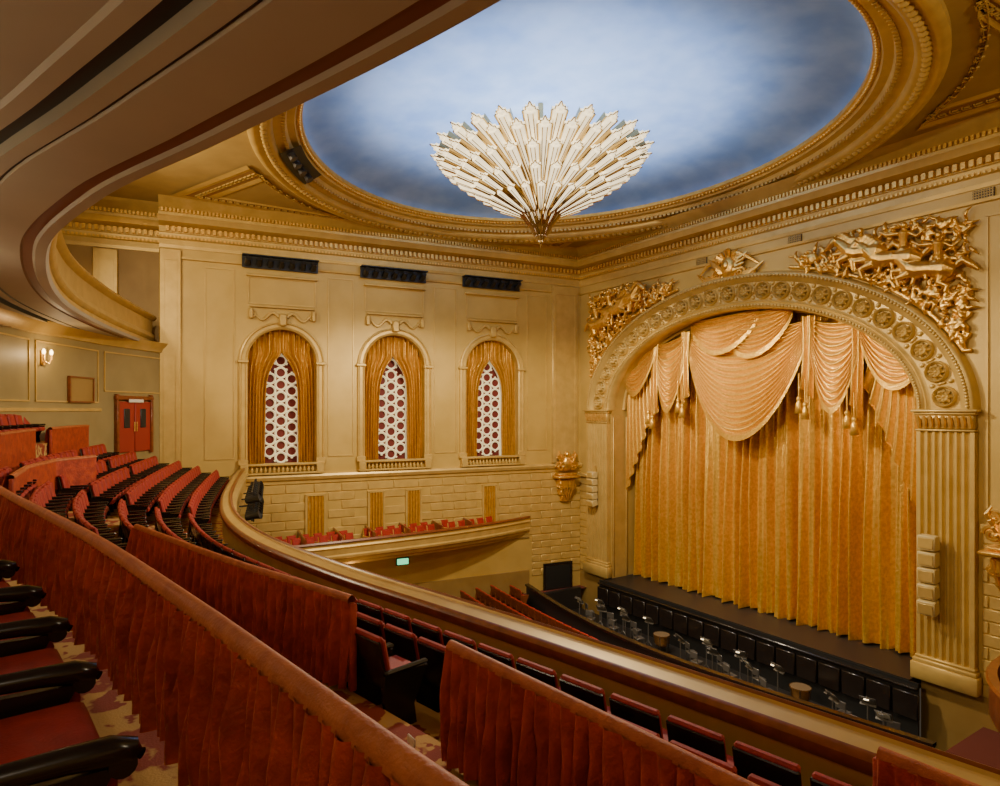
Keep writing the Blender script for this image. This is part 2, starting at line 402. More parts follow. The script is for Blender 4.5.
# ------------------------------------------------------------------ gilded relief sculpture
def outz(x):
    t=min(1,abs(x)/9.8); return 6.15*math.sqrt(max(0,1-t*t))
def relief(sx,name):
    m=MB(); S=Matrix.Scale(sx,4,(1,0,0)); m.T=WP@S
    rnd=random.Random(3)
    def leaf(x,z,a,L,r):
        p=[]; c=rnd.uniform(-1.9,1.9)
        for i in range(6):
            t=i/5; p.append((x,.06+.20*math.sin(t*pi),z)); x+=math.cos(a)*L/5; z+=math.sin(a)*L/5; a+=c/5
        m.tube(p,[r*.4,r,r*1.1,r*.9,r*.6,r*.2],6,0)
    def scroll(x,z,R,turns,d,r):
        p=[]
        for i in range(26):
            t=i/25; rr=R*(1-.85*t); an=d*t*turns*2*pi
            p.append((x+rr*math.cos(an),.12+.1*t,z+rr*math.sin(an)))
        m.tube(p,[r*(1-.5*i/25) for i in range(26)],6,0)
    cnt=0
    while cnt<340:
        x=rnd.uniform(3.2,9.5); z=rnd.uniform(2.0,6.7)
        lo=outz(x)+.2
        if x>9.0: lo=max(lo,2.0)
        if z<lo or z>6.65-(0.25 if x<5 else 0): continue
        leaf(x,z,rnd.uniform(0,6.28),rnd.uniform(.3,.6),rnd.uniform(.05,.09)); cnt+=1
    for x,z,R in((3.9,6.3,.28),(4.7,6.15,.38),(5.4,6.1,.3),(9.3,3.3,.26),(9.25,4.0,.33),(9.0,6.35,.33),(9.3,2.6,.22),(8.8,4.6,.3)):
        scroll(x,z,R,1.6,rnd.choice((-1,1)),.085)
    for ox,oz,k in((0,-.05,.82),(-1.0,.38,.68),(1.15,-.65,.7)):
        def P(x,y,z): return (7.1+ox+(x)*k,.16+y*.55,5.55+oz+z*k)
        m.tube([P(1.3,.3,-.3),P(.95,.45,-.12),P(.4,.46,-.02),P(-.2,.5,.03),P(-.6,.5,.2)],[.22,.34,.27,.30,.30],10,0)
        m.tube([P(-.6,.5,.2),P(-1.0,.6,.65),P(-1.35,.65,.95)],[.30,.21,.14],8,0)
        m.tube([P(-1.25,.68,.98),P(-1.5,.7,.78),P(-1.85,.7,.5)],[.17,.15,.08],8,0)
        m.tube([P(-1.3,.7,1.05),P(-1.3,.7,1.25)],[.05,.02],5,0)
        m.tube([P(-.8,.6,.1),P(-1.4,.75,.12),P(-1.35,.75,-.35)],[.16,.10,.07],7,0)
        m.tube([P(-.6,.7,-.1),P(-1.15,.8,-.3),P(-1.0,.8,-.75)],[.16,.10,.07],7,0)
        m.tube([P(.9,.5,-.3),P(.75,.6,-.8),P(1.1,.6,-1.0),P(1.0,.6,-1.3)],[.24,.14,.09,.08],7,0)
        m.tube([P(1.25,.3,-.1),P(1.7,.35,.2),P(2.0,.3,-.1),P(2.3,.25,-.4)],[.10,.14,.12,.05],7,0)
        for q in range(6): m.tube([P(-.55-.13*q,.62,.5+.11*q),P(-.3-.12*q,.7,.72+.10*q),P(-.1-.12*q,.6,.75+.1*q)],[.09,.07,.03],5,0)
    for x,z,l in((7.6,6.2,1),(6.2,6.35,-1),(8.7,5.6,1)):
        m.tube([(x,.35,z-.5),(x+.02,.45,z-.15),(x+.05*l,.48,z+.12),(x+.05*l,.46,z+.26)],[.15,.13,.18,.06],8,0)
        m.sphere((x+.06*l,.5,z+.38),(.11,.11,.13),0,6)
        m.tube([(x-.15,.5,z+.12),(x-.5,.55,z+.15),(x-.8,.5,z+.35)],[.08,.065,.05],6,0)
        m.tube([(x+.18,.45,z+.12),(x+.45,.45,z-.08),(x+.7,.4,z+.12)],[.08,.065,.05],6,0)
        m.tube([(x,.45,z-.5),(x-.4,.55,z-.7),(x-.3,.55,z-1.1)],[.15,.11,.06],7,0)
    p=[]
    for i in range(30):
        x=3.0+6.6*i/29
        p.append((x,.12,max(2.0,outz(x)+.16)))
    m.tube(p,.09,6,0)
    ob=m.finish(name,[M_relief])
    r=ob.modifiers.new('fuse','REMESH'); r.mode='VOXEL'; r.voxel_size=.03; r.use_smooth_shade=True
    return ob
relief(-1,'gilded_horse_relief'); relief(1,'gilded_horse_relief')
m=MB(); m.T=WP
m.sphere((0,.12,6.55),(.42,.28,.55),0,8)
for sx in(-1,1):
    for R,x,z,d in((.28,.62,6.2,1),(.24,.55,6.95,-1),(.2,1.15,6.15,-1)):
        p=[]
        for i in range(22):
            t=i/21; rr=R*(1-.8*t); an=d*sx*t*1.5*2*pi+(0 if sx>0 else pi)
            p.append((sx*x+rr*math.cos(an),.14+.1*t,z+rr*math.sin(an)))
        m.tube(p,[.09*(1-.4*i/21) for i in range(22)],6,0)
    for k in range(5):
        m.tube([(sx*.2,.15,6.9),(sx*(.35+.18*k),.22,7.2-.09*k),(sx*(.5+.28*k),.15,7.3-.22*k)],[.06,.11,.03],6,0)
        m.tube([(sx*.3,.12,6.15),(sx*(.8+.15*k),.2,6.0+.05*k),(sx*(1.2+.15*k),.12,6.12+.1*k)],[.06,.10,.03],6,0)
    for k in range(4):
        m.tube([(sx*.15,.2,6.3),(sx*(.4+.1*k),.3,6.35+.16*k),(sx*(.75+.1*k),.2,6.4+.22*k)],[.07,.12,.04],6,0)
m.sphere((0,.3,6.62),(.18,.18,.24),0,7)
m.tube([(0,.15,7.05),(0,.25,7.3),(0,.15,7.42)],[.12,.16,.04],7,0)
m.finish('gilded_cartouche',[M_relief])
for TT,xx,zo in((WL,1.2,0),(WP,-10.75,-.7)):
    m=MB(); m.T=TT@Matrix.Translation((0,.03,zo))
    for z,w,d,h in((-3.9,1.5,.8,.16),(-3.75,1.2,.6,.14),(-4.3,1.0,.55,.5),(-4.8,.8,.42,.4),(-5.2,.5,.3,.35)):
        m.rbox((xx,d/2,z),(w,d,h),.05,0)
    for k in range(5): m.tube([(xx-.4+.2*k,.56,-4.1),(xx-.36+.18*k,.5,-4.6),(xx-.24+.12*k,.36,-5.2)],[.07,.06,.03],6,0)
    m.sphere((xx,.4,-3.1),(.32,.25,.45),0,8); m.sphere((xx,.45,-2.6),(.17,.17,.19),0,7)
    for sx in(-1,1):
        for R,x,z in((.28,.45,-3.3),(.2,.42,-2.8),(.2,.4,-4.5)):
            p=[]
            for i in range(20):
                t=i/19; rr=R*(1-.8*t); an=sx*t*1.5*2*pi+(0 if sx>0 else pi)
                p.append((xx+sx*x+rr*math.cos(an),.4+.1*t,z+rr*math.sin(an)))
            m.tube(p,.075,6,0)
        for k in range(4):
            m.tube([(xx+sx*.1,.4,-3.5),(xx+sx*(.3+.1*k),.5,-3.3+.22*k),(xx+sx*(.4+.03*k),.4,-3.15+.25*k)],[.06,.1,.04],6,0)
    m.finish('gilded_wall_bracket',[M_relief])

# ------------------------------------------------------------------ STAGE CURTAIN
m=MB(); m.T=WP
rows=[]
NX=900
def pleat(x,z):
    w=x*2*pi/.50+1.3*math.sin(x*1.7)+.9*math.sin(x*.63+1)+.3*math.sin(z*.45+x)
    a=.24+.08*math.sin(x*2.3)+.05*math.sin(x*5.1)
    g=min(1,max(.6,(3-z)/7))
    s=math.sin(w)
    s=math.copysign(abs(s)**.8,s)
    return g*(a*s+.12*math.sin(w*.5+z*.2)+.05*math.sin(w*2.1+z*.3))
for i in range(25):
    z=4.8-i*(14.25/24)
    rows.append([( -7.85+15.7*j/NX, -1.75+pleat(-7.85+15.7*j/NX,z)+(.06*math.sin(j*.45) if i==24 else 0), z+(.05*math.sin(j*.10) if i==24 else 0)) for j in range(NX+1)])
m.grid(rows,0)
m.finish('stage_curtain',[M_curt],ang=180)

m=MB(); m.T=WP
def swag(xa,za,xb,zb,sag,y0,nf,bul=.35):
    rows=[]
    for i in range(nf*8+1):
        v=i/(nf*8); row=[]
        for j in range(49):
            u=j/48; s4=(4*u*(1-u))**.8
            x=xa+(xb-xa)*u; z=za+(zb-za)*u-(sag*(.06+.94*v))*s4-.25*v*(1-s4)
            y=y0+bul*s4*(.4+.6*v)+.105*math.sin(v*2*pi*nf+.9*math.sin(u*5)+1.2*math.sin(v*9))*(.35+.65*s4)
            row.append((x,y,z))
        rows.append(row)
    m.grid(rows,1)
    f=[]
    for k in(0,1,2):
        f.append([(p[0],p[1]+.02,p[2]-.12*k) for p in rows[-1]])
    m.grid(f,0)
def tail(x0,x1,z0,z1,l0,l1,y0,npl,amp=.14):
    rows=[]; n=npl*10
    for i in range(25):
        v=i/24; row=[]
        for j in range(n+1):
            u=j/n; Ln=l0+(l1-l0)*u
            x=x0+(x1-x0)*(u+.12*math.sin(pi*v)*(1-u))
            y=y0+amp*math.sin(u*2*pi*npl+1.2*v)*(.5+.5*v)
            row.append((x,y,z0+(z1-z0)*u-Ln*v+.05*math.sin(u*2*pi*npl)*v))
        rows.append(row)
    m.grid(rows,1)
    m.grid([[(p[0],p[1]+.02,p[2]-.1*k) for p in rows[-1]] for k in(0,1)],0)
tail(5.4,7.8,3.7,2.2,2.6,6.6,-1.12,8,.13)
tail(-5.4,-7.8,3.7,2.2,2.6,6.9,-1.12,8,.13)
swag(5.3,3.7,7.8,2.4,2.0,-.85,7,.2)
swag(-7.8,2.4,-5.3,3.7,2.0,-.85,7,.2)
swag(3.2,4.0,5.5,3.6,3.7,-.95,11,.3)
swag(-5.5,3.6,-3.2,4.0,3.7,-.95,11,.3)
swag(-3.35,3.9,3.35,3.9,5.1,-.95,17,.55)
swag(-2.6,4.55,1.2,4.6,2.0,-.80,8,.35)
swag(-1.0,4.6,2.9,4.5,1.7,-.72,7,.3)
for sx in(-1,1):
    tail(sx*3.0,sx*3.6,4.0,4.0,3.0,3.6,-.8,2)
    tail(sx*5.1,sx*5.6,3.7,3.6,3.4,4.2,-.80,2)
def tassel(x,y,z):
    m.tube([(x,y,z+1.2),(x,y,z+.2)],.035,6,0)
    m.revolve([(0,.25),(.09,.2),(.11,.1),(.06,.03),(.12,-.05),(.17,-.5),(.0,-.5)],12,0,M=Matrix.Translation((x,y,z)))
for sx in(-1,1):
    for x,z in((3.3,.1),(5.35,-.5)):
        tassel(sx*x,-.55,z)
        tassel(sx*x+.28,-.55,z+.25)
m.finish('swagged_valance',[M_curt,M_swag],ang=180)

# ------------------------------------------------------------------ STAGE + PIT
m=MB()
m.box((-18.9,27.0,-9.75),(15.8,5.2,.5),0)
m.box((-18.9,29.6,-3),(20,.1,17),0)
m.finish('stage_floor',[M_stage])
m=MB()
m.box((-18.9,24.42,-10.9),(16.4,.10,2.7),0)
for i in range(18):
    x=-26.7+i*.92
    m.rbox((x,24.3,-10.35),(.84,.16,.9),.03,1)
m.rbox((-18.9,24.35,-9.72),(16.4,.26,.1),.03,1)
m.finish('stage_front_panelling',[M_black,M_blackwood])
PF=-11.6
m=MB()
m.box((-18.9,21.7,PF-.15),(21,5.6,.3),0)
m.box((-29,21.7,-11.3),(.3,5.6,1.8),0)
m.finish('floor_orchestra_pit',[M_stage])
m=MB()
PR=spline([(-28.8,20.6),(-24,19.6),(-18.9,19.2),(-14,19.6),(-8.6,20.6)])
rows=[]
for z,o in((-11.7,0),(-9.75,0),(-9.7,.1),(-9.6,.1),(-9.6,-.15),(-9.7,-.15),(-9.75,-.06),(-11.7,-.06)):
    rows.append([(-28.8+20.2*i/40,PR(-28.8+20.2*i/40)+o,z) for i in range(41)])
m.grid(rows,0,mrow=[1,1,0,0,0,1,1])
m.finish('orchestra_pit_rail',[M_blackwood,M_black])
rnd=random.Random(11)
SK=(6,7,14,15)
for i in range(19):
    if i in SK: continue
    x=-26.9+i*.88; y=(23.45 if i%2 else 22.75); a=rnd.uniform(-.5,.5)
    mm=Matrix.Translation((x,y,PF))@Matrix.Rotation(a,4,'Z')
    m=MB()
    m.tube([(0,0,0),(0,0,1.1)],.025,6,0,M=mm)
    for k in range(3):
        m.tube([(0,0,.2),(.2*math.cos(k*2.1),.2*math.sin(k*2.1),.01)],.015,5,0,M=mm)
    M2=mm@Matrix.Translation((0,0,1.25))@Matrix.Rotation(.7,4,'X')
    m.rbox((0,0,0),(.52,.03,.36),.01,0,M=M2); m.rbox((0,-.06,-.17),(.52,.12,.02),.005,0,M=M2)
    m.rbox((0,-.03,.02),(.42,.01,.28),.004,1,M=M2)
    m.tube([(0,.02,.15),(0,-.02,.3),(0,-.14,.3)],.015,5,0,M=M2)
    m.rbox((0,-.14,.28),(.16,.05,.03),.01,2,M=M2)  # glowing bar added to alternate stands to brighten the pit
    m.finish('music_stand',[M_stand,M_sheet if i%3==0 else M_stand,M_standglow if i%2 else M_stand])
def bentchair(x,y,z,a):
    m=MB(); mm=Matrix.Translation((x,y,z))@Matrix.Rotation(a,4,'Z')
    m.rbox((0,0,.46),(.42,.42,.06),.02,0,M=mm); m.rbox((0,-.2,.78),(.40,.04,.28),.015,0,M=mm)
    for i in(-1,1):
        m.tube([(i*.18,.18,0),(i*.18,.18,.45)],.02,5,0,M=mm)
        m.tube([(i*.18,-.22,0),(i*.18,-.19,.45),(i*.18,-.21,.9)],.02,5,0,M=mm)
    m.finish('orchestra_chair',[M_stand])
for i in range(19):
    if i in SK: continue
    bentchair(-26.9+i*.88,22.8 if i%2 else 23.5,PF,rnd.uniform(-.4,.4))
for x,y in((-21.4,23.2),(-14.4,23.3)):
    m=MB(); mm=Matrix.Translation((x,y,PF))
    m.revolve([(0,.25),(.2,.3),(.36,.5),(.38,.82),(.40,.84),(.40,.88),(.37,.88)],24,0,M=mm)
    m.revolve([(0,.885),(.37,.885)],24,1,M=mm)
    for k in range(6): m.tube([(.4*math.cos(k*1.047),.4*math.sin(k*1.047),.85),(.3*math.cos(k*1.047),.3*math.sin(k*1.047),0)],.02,5,2,M=mm)
    m.finish('timpani_drum',[M_copper,M_skin,M_grey])
for X,Y,zs in((-10.35,24.3,(-4.55,-5.1,-5.65,-6.2,-6.75)),(-27.75,24.4,(-3.7,-4.1,-4.5,-4.9,-5.3))):
    m=MB()
    for k,z in enumerate(zs):
        mm=Matrix.Translation((X,Y,z))@Matrix.Rotation(.05*k,4,'X')
        m.rbox((0,0,0),(.56,.4,.50 if X>-20 else .36),.03,0,M=mm)
        m.rbox((0,-.22,0),(.46,.03,.36 if X>-20 else .26),.01,1,M=mm)
    m.box((X,Y+.22,zs[2]),(.1,.15,2.6),1)
    m.finish('loudspeaker_stack',[M_white,M_trim])

# ------------------------------------------------------------------ CEILING (oval)
CX,CY=-18.6,14.7; EY=1.4
m=MB()
n=128; rows=[[],[]]
for i in range(n):
    a=2*pi*i/n; c,s=math.cos(a),math.sin(a)*(10.6/12)
    rows[0].append((CX+12*c,CY+12*s,9.4))
    t=min(((4.2-CX)/c if c>0 else (-38-CX)/c) if abs(c)>1e-6 else 1e9, ((27.2-CY)/s if s>0 else (-16-CY)/s) if abs(s)>1e-6 else 1e9)
    rows[1].append((CX+t*c,CY+t*s,9.4))
m.grid(rows,0,cu=True)
m.finish('ceiling',[M_ceil])
MC=Matrix.Translation((CX,CY,0))
def ep(r,a): return CX+r*math.cos(a),CY+(r-EY)*math.sin(a)
m=MB()
m.revolve([(12.05,9.42),(12.05,9.2),(11.95,9.12),(11.8,9.1),(11.7,9.18),(11.35,9.2),(11.25,9.3),(11.25,9.45),(11.0,9.5),(10.85,9.55),(10.8,9.68),(10.55,9.7),(10.5,9.8),(10.4,9.82),(10.3,9.9),(10.3,10.05)],160,0,M=MC,ey=EY,mrow=[0,0,0,0,0,0,0,0,0,0,0,0,0,1,1])
for i in range(230):
    x,y=ep(11.53,2*pi*i/230); m.sphere((x,y,9.17),(.13,.13,.09),0,4)
for i in range(300):
    a=2*pi*i/300; x,y=ep(10.92,a); m.box((0,0,0),(.12,.12,.1),0,M=Matrix.Translation((x,y,9.5))@Matrix.Rotation(a,4,'Z'))
for i in range(340):
    x,y=ep(10.42,2*pi*i/340); m.sphere((x,y,9.82),(.08,.08,.07),1,4)
m.finish('trim_dome_rim',[M_trim,M_gold],ang=50)
m=MB()
rows=[[(CX+10.32*math.cos(t*pi/2/14)*math.cos(2*pi*j/96),CY+8.92*math.cos(t*pi/2/14)*math.sin(2*pi*j/96),10.0+1.1*math.sin(t*pi/2/14)) for j in range(96)] for t in range(15)]
m.grid(rows,0,cu=True)
m.finish('ceiling_dome',[M_blue],ang=180)
m=MB()
m.revolve([(11.2,9.25),(10.45,9.6)],16,0,M=MC,a0=math.radians(226),a1=math.radians(243),ey=EY)
for k in range(4):
    a=math.radians(229+k*4)
    x0,y0=ep(10.95,a); x1,y1=ep(10.75,a)
    m.tube([(x0,y0,9.5),(x1,y1,9.2)],[.12,.16],8,1)
m.finish('ceiling_light_slot',[M_black,M_grey])
def cpanel(a0,a1,cxn,cyn,name):
    pts=[ep(12.8,a0+(a1-a0)*i/12) for i in range(13)]+[(cxn,cyn)]
    g=(sum(p[0] for p in pts)/14,sum(p[1] for p in pts)/14)
    m=MB()
    def sh(k): return [(g[0]+(p[0]-g[0])*k,g[1]+(p[1]-g[1])*k) for p in pts]
    for k0,k1,z0,z1,mi in((1.,.94,9.34,9.30,0),(.94,.88,9.30,9.36,0),(.88,.70,9.36,9.36,2),(.70,.64,9.36,9.31,0),(.64,.60,9.31,9.37,0)):
        m.grid([[(p[0],p[1],z0) for p in sh(k0)],[(p[0],p[1],z1) for p in sh(k1)]],mi,cu=True)
    q=sh(.60); m.add([(p[0],p[1],9.37) for p in q],[tuple(range(14))],3)
    q=sh(.79)
    for i in range(14):
        a=Vector((*q[i],0)); b=Vector((*q[(i+1)%14],0)); d=(b-a).length; nn=max(1,int(d/.3))
        for j in range(nn):
            p=a.lerp(b,(j+.5)/nn); an=math.atan2(b.y-a.y,b.x-a.x)
            MM=Matrix.Translation((p.x,p.y,9.34))@Matrix.Rotation(an,4,'Z')
            m.box((0,.09,0),(.24,.04,.05),0,M=MM); m.box((-.1,0,0),(.04,.2,.05),0,M=MM); m.box((.02,-.05,0),(.16,.04,.05),0,M=MM); m.box((.08,0,0),(.04,.1,.05),0,M=MM)
    m.finish(name,[M_trim,M_panel,M_panel,M_ceil])
cpanel(math.radians(8),math.radians(50),-5.6,23.9,'trim_ceiling_panel')
cpanel(math.radians(168),math.radians(134),-29.4,23.3,'trim_ceiling_panel')
cpanel(math.radians(194),math.radians(236),-31.2,3.2,'trim_ceiling_panel')

# ------------------------------------------------------------------ CHANDELIER
chan=empty('chandelier')
mg=MB(); ms=MB()
CH=Matrix.Translation((-18.6,13.9,0))
def bar(a,r0,z0,r1,z1,w0,w1,h0,h1):
    A=CH@Matrix.Rotation(a,4,'Z')
    d=Vector((r1-r0,0,z1-z0)); Ln=d.length; d.normalize(); nz=Vector((-d.z,0,d.x))
    def pt(t,y,h):
        p=Vector((r0,0,z0))+d*(Ln*t)+nz*h; return (p.x,y,p.z)
    rows=[]
    for t,k,q in((0,0,1),(.86,1,1),(.93,1,1.0),(.935,1,.66),(.97,1,.66),(.975,1,.34),(1.02,1,.16)):
        w=(w0+(w1-w0)*k)*q; h=(h0+(h1-h0)*k)*q
        rows.append([pt(t,-w/2,h*.5),pt(t,-w/2,0),pt(t,-w*.18,-h),pt(t,w*.18,-h),pt(t,w/2,0),pt(t,w/2,h*.5)])
    mg.grid(rows,0,cu=True,M=A)
    mg.add(rows[-1],[(0,1,2,3,4,5)],0,M=A)
    for sy in(-1,1):
        q=[pt(0,sy*(w0/2+.015),h0*.9),pt(.93,sy*(w1/2+.018),h1*.9),pt(.93,sy*(w1/2+.018),-.05),pt(0,sy*(w0/2+.015),-.03)]
        ms.add(q,[(0,1,2,3)],0,M=A)
        ms.tube([q[3],q[2]],.030,4,0,M=A)
        ms.tube([pt(.93,sy*w1/2,-.03),pt(.93,sy*w1*.33,-.03),pt(.97,sy*w1*.33,-.03),pt(.97,sy*w1*.16,-.03),pt(1.03,0,-.02)],.022,4,0,M=A)
        ms.tube([pt(.02,sy*w0*.18,-h0-.01),pt(.93,sy*w1*.18,-h1-.01)],.016,4,0,M=A)
for k,(r0,z0,r1,z1,w0,w1,h0,h1,n) in enumerate([
    (.95,8.15,3.92,9.25,.12,.46,.08,.18,26),
    (.9,7.85,3.68,8.92,.12,.44,.08,.18,26),
    (.8,7.55,3.15,8.50,.11,.40,.08,.18,26),
    (.7,7.30,2.50,8.05,.10,.36,.08,.16,22),
    (.6,7.05,1.85,7.65,.10,.30,.07,.14,20)]):
    for i in range(n):
        bar(2*pi*(i+.5*(k%2))/n,r0,z0,r1,z1,w0,w1,h0,h1)
for r0,z0,r1,z1,n,w in((.38,6.80,1.05,7.45,16,.18),(.28,6.55,.76,7.2,14,.15),(.18,6.3,.50,6.95,12,.12),(.06,6.12,.28,6.7,9,.09)):
    for i in range(n): bar(2*pi*(i+.3)/n,r0,z0,r1,z1,w*.5,w,.03,.06)
mg.revolve([(0,6.15),(.1,6.3),(.33,6.95),(.65,7.6),(.9,8.2),(1.0,8.6)],24,0,M=CH)
mg.finish('glass_blades',[M_glass],parent=chan,smooth=False)
ms.sphere((0,0,6.06),.07,0,6,M=CH); ms.tube([(0,0,6.15),(0,0,5.85)],[.05,.01],6,0,M=CH)
ms.revolve([(1.0,8.6),(1.1,9.0),(.5,9.2),(.12,9.4),(.1,11.08)],20,0,M=CH)
ms.finish('metal_frame',[M_silver],parent=chan,smooth=False)

# ------------------------------------------------------------------ UPPER BALCONY
m=MB()
xs=[-32.9+.4*i for i in range(93)]
P=[(3.5,4.2,0),(.3,4.2,0),(.2,4.25,1),(-.15,4.25,0),(-.2,4.15,0),(-.12,4.05,0),(-.02,4.0,0),(-.02,3.45,0),(-.1,3.4,0),(-.14,3.25,0),(-.08,3.15,0),(-.02,3.12,0),(-.02,3.0,2),(.03,2.90,2),(.20,2.89,2),(.24,2.93,3),(.30,2.93,3),(.40,2.93,3),(.43,2.90,2),(1.10,2.93,2),(1.12,2.96,4),(1.15,2.96,4),(1.17,2.93,2),(1.36,2.93,2),(1.38,3.05,4),(1.60,3.05,4),(1.62,2.93,2),(1.80,2.93,2),(1.84,2.97,2),(2.9,2.98,2),(2.93,3.01,2),(14,3.07,2)]
m.grid([[(x,U(x)-o,z) for x in xs] for o,z,_ in P],0,mrow=[p[2] for p in P])
m.finish('upper_balcony',[M_trim,M_velvet,M_soffit,M_brown,M_black],ang=35)
m=MB()
for k in range(6):
    o0=.5+k*.9; rows=[]
    for o,z in((o0,3.4+.4*k),(o0,3.8+.4*k),(o0+.9,3.8+.4*k)): rows.append([(x,U(x)-o,z) for x in xs[::2]])
    m.grid(rows,0)
m.finish('floor_upper_balcony',[M_carpet2])

# ------------------------------------------------------------------ MAIN BALCONY
def band(mb,w0,w1,z,x0,x1,th=.6,mi=0):
    n=int((x1-x0)/.4)+1; X=[x0+(x1-x0)*i/n for i in range(n+1)]
    rows=[[(x,F(x)-w0,z-th) for x in X],[(x,F(x)-w0,z) for x in X],[(x,F(x)-w1,z) for x in X]]
    mb.grid(rows,mi)
m=MB()
for w0,w1,z,x0,x1 in((0,1.0,-3.6,-32,3.5),(1.0,1.8,-3.38,-32,3.5),(1.8,2.5,-3.12,-32,3.5),(2.5,3.3,-2.85,-32,3.5),(3.3,3.75,-2.6,-32.3,3.5),(3.75,4.2,-2.35,-32.3,3.5),(4.2,4.7,-2.05,-33,3.5),(4.7,12,-1.76,-33,3.5),(5.45,12,-1.05,-33,-13),(6.4,12,-.7,-33,-13)):
    band(m,w0,w1,z,x0,x1)
m.finish('floor_balcony',[M_carpet])
m=MB()
xs=[-31.95+.3*i for i in range(119)]
P=[(.08,-3.6,0),(.08,-3.0,0),(.13,-2.97,1),(.16,-2.92,1),(.16,-2.85,1),(.12,-2.81,1),(.07,-2.80,0),(-.09,-2.75,0),(-.11,-2.72,1),(-.15,-2.70,1),(-.20,-2.72,1),(-.21,-2.80,1),(-.16,-2.84,0),(-.16,-2.95,0),(-.30,-3.0,0),(-.34,-3.1,0),(-.24,-3.2,0),(-.24,-3.8,0),(-.34,-3.9,0),(-.30,-4.05,0),(-.12,-4.2,0),(-.12,-4.5,0),(3,-4.6,0)]
m.grid([[(x,F(x)-o,z) for x in xs] for o,z,_ in P],0,mrow=[p[2] for p in P])
m.finish('balcony_parapet',[M_trim,M_wood],ang=35)

def drape_rail(name,pts,ztop,drop,per=.11,amp=.03,res=9,rr=.05):
    L=[0]
    for i in range(len(pts)-1): L.append(L[-1]+math.dist(pts[i],pts[i+1]))
    T=L[-1]; n=int(T/per*res)
    def at(s):
        i=0
        while i<len(L)-2 and L[i+1]<s: i+=1
        t=(s-L[i])/(L[i+1]-L[i]); a,b=pts[i],pts[i+1]
        d=Vector((b[0]-a[0],b[1]-a[1],0)).normalized()
        return Vector((a[0]+(b[0]-a[0])*t,a[1]+(b[1]-a[1])*t,0)),Vector((d.y,-d.x,0))
    rnd=random.Random(len(name)+int(T*10))
    K=int(T/per)+5
    jit=[rnd.uniform(-1.2,1.2) for _ in range(K)]
    am=[rnd.uniform(.5,1.5) for _ in range(K)]
    hem=[rnd.uniform(-.02,.02) for _ in range(K)]
    m=MB()
    NV=14; rows=[[] for _ in range(NV+1)]; top=[[] for _ in range(9)]; back=[[],[]]
    for i in range(n+1):
        s=T*i/n; p,nn=at(min(s,T-1e-4))
        if nn.y>0: nn=-nn
        k=int(s/per); f=s/per-k
        j=jit[k]*(1-f)+jit[k+1]*f; aa=am[k]*(1-f)+am[k+1]*f
        ww=2*pi*(s/per)+j+.8*math.sin(s*2.1)
        for v in range(NV+1):
            t=v/NV
            g=.25+.75*min(1,t*2.6)
            a=amp*g*aa
            o=rr-.01+amp*.6+a*(math.sin(ww+.7*math.sin(t*4+s*1.7))+.45*math.sin(ww*.5+t*3+j)+.2*math.sin(ww*2+t*5))+.02*t
            q=p+nn*max(.02,o); h=hem[k]*(1-f)+hem[k+1]*f
            rows[v].append((q.x,q.y,ztop-.055-(drop)*t+(h if v==NV else 0)))
        for v in range(9):
            an=pi*v/8; q=p+nn*(rr*math.cos(an)+.01); top[v].append((q.x,q.y,ztop-.07+.07*math.sin(an)))
        q=p-nn*.04
        back[0].append((q.x,q.y,ztop-.05)); back[1].append((q.x,q.y,ztop-.05-drop))
    m.grid(rows,0); m.grid(top,1); m.grid(back,0)
    for s in(0,T-1e-3):
        p,nn=at(s); m.rbox((p.x,p.y,ztop-.08-drop/2),(.07,.07,drop),.01,0)
    m.finish(name,[M_velvet,M_velvet_top],ang=180)
A=spline([(3,1.5),(-1.34,.75),(-2.2,.62),(-3.3,.45),(-5.4,.08),(-9.45,-.8),(-13,-1.35)])
drape_rail('velvet_draped_railing',[(1-i*.5,A(1-i*.5)) for i in range(27)],-.88,.66,.10,.042,rr=.045)
B=spline([(2,3.2),(-2.04,2.80),(-4.64,2.5),(-6.1,2.3),(-8.5,1.6),(-12,.75)])
drape_rail('velvet_draped_railing',[(-12+.2*i,B(-12+.2*i)) for i in range(30)],-1.86,.88,.12,.05)
drape_rail('velvet_draped_railing',[(-4.56+.25*i,B(-4.56+.25*i)) for i in range(21)],-1.86,.88,.12,.05)
drape_rail('velvet_draped_railing',[(-2.15,4.38),(-1.5,4.42),(-.3,4.5)],-2.2,1.1,.12,.04)
drape_rail('velvet_draped_railing',[(-19.5,-1.7),(-21,-1.6),(-23.6,-1.2)],-.55,1.1,.2,.06,res=6,rr=.07)
drape_rail('velvet_draped_railing',[(-25,-.85),(-27,-.4),(-29,.2)],-.55,1.1,.2,.06,res=6,rr=.07)
drape_rail('velvet_draped_railing',[(-15.5,-1.15),(-18,-1.05),(-20,-.6),(-21.2,.3)],-1.25,.75,.2,.05,res=6,rr=.07)

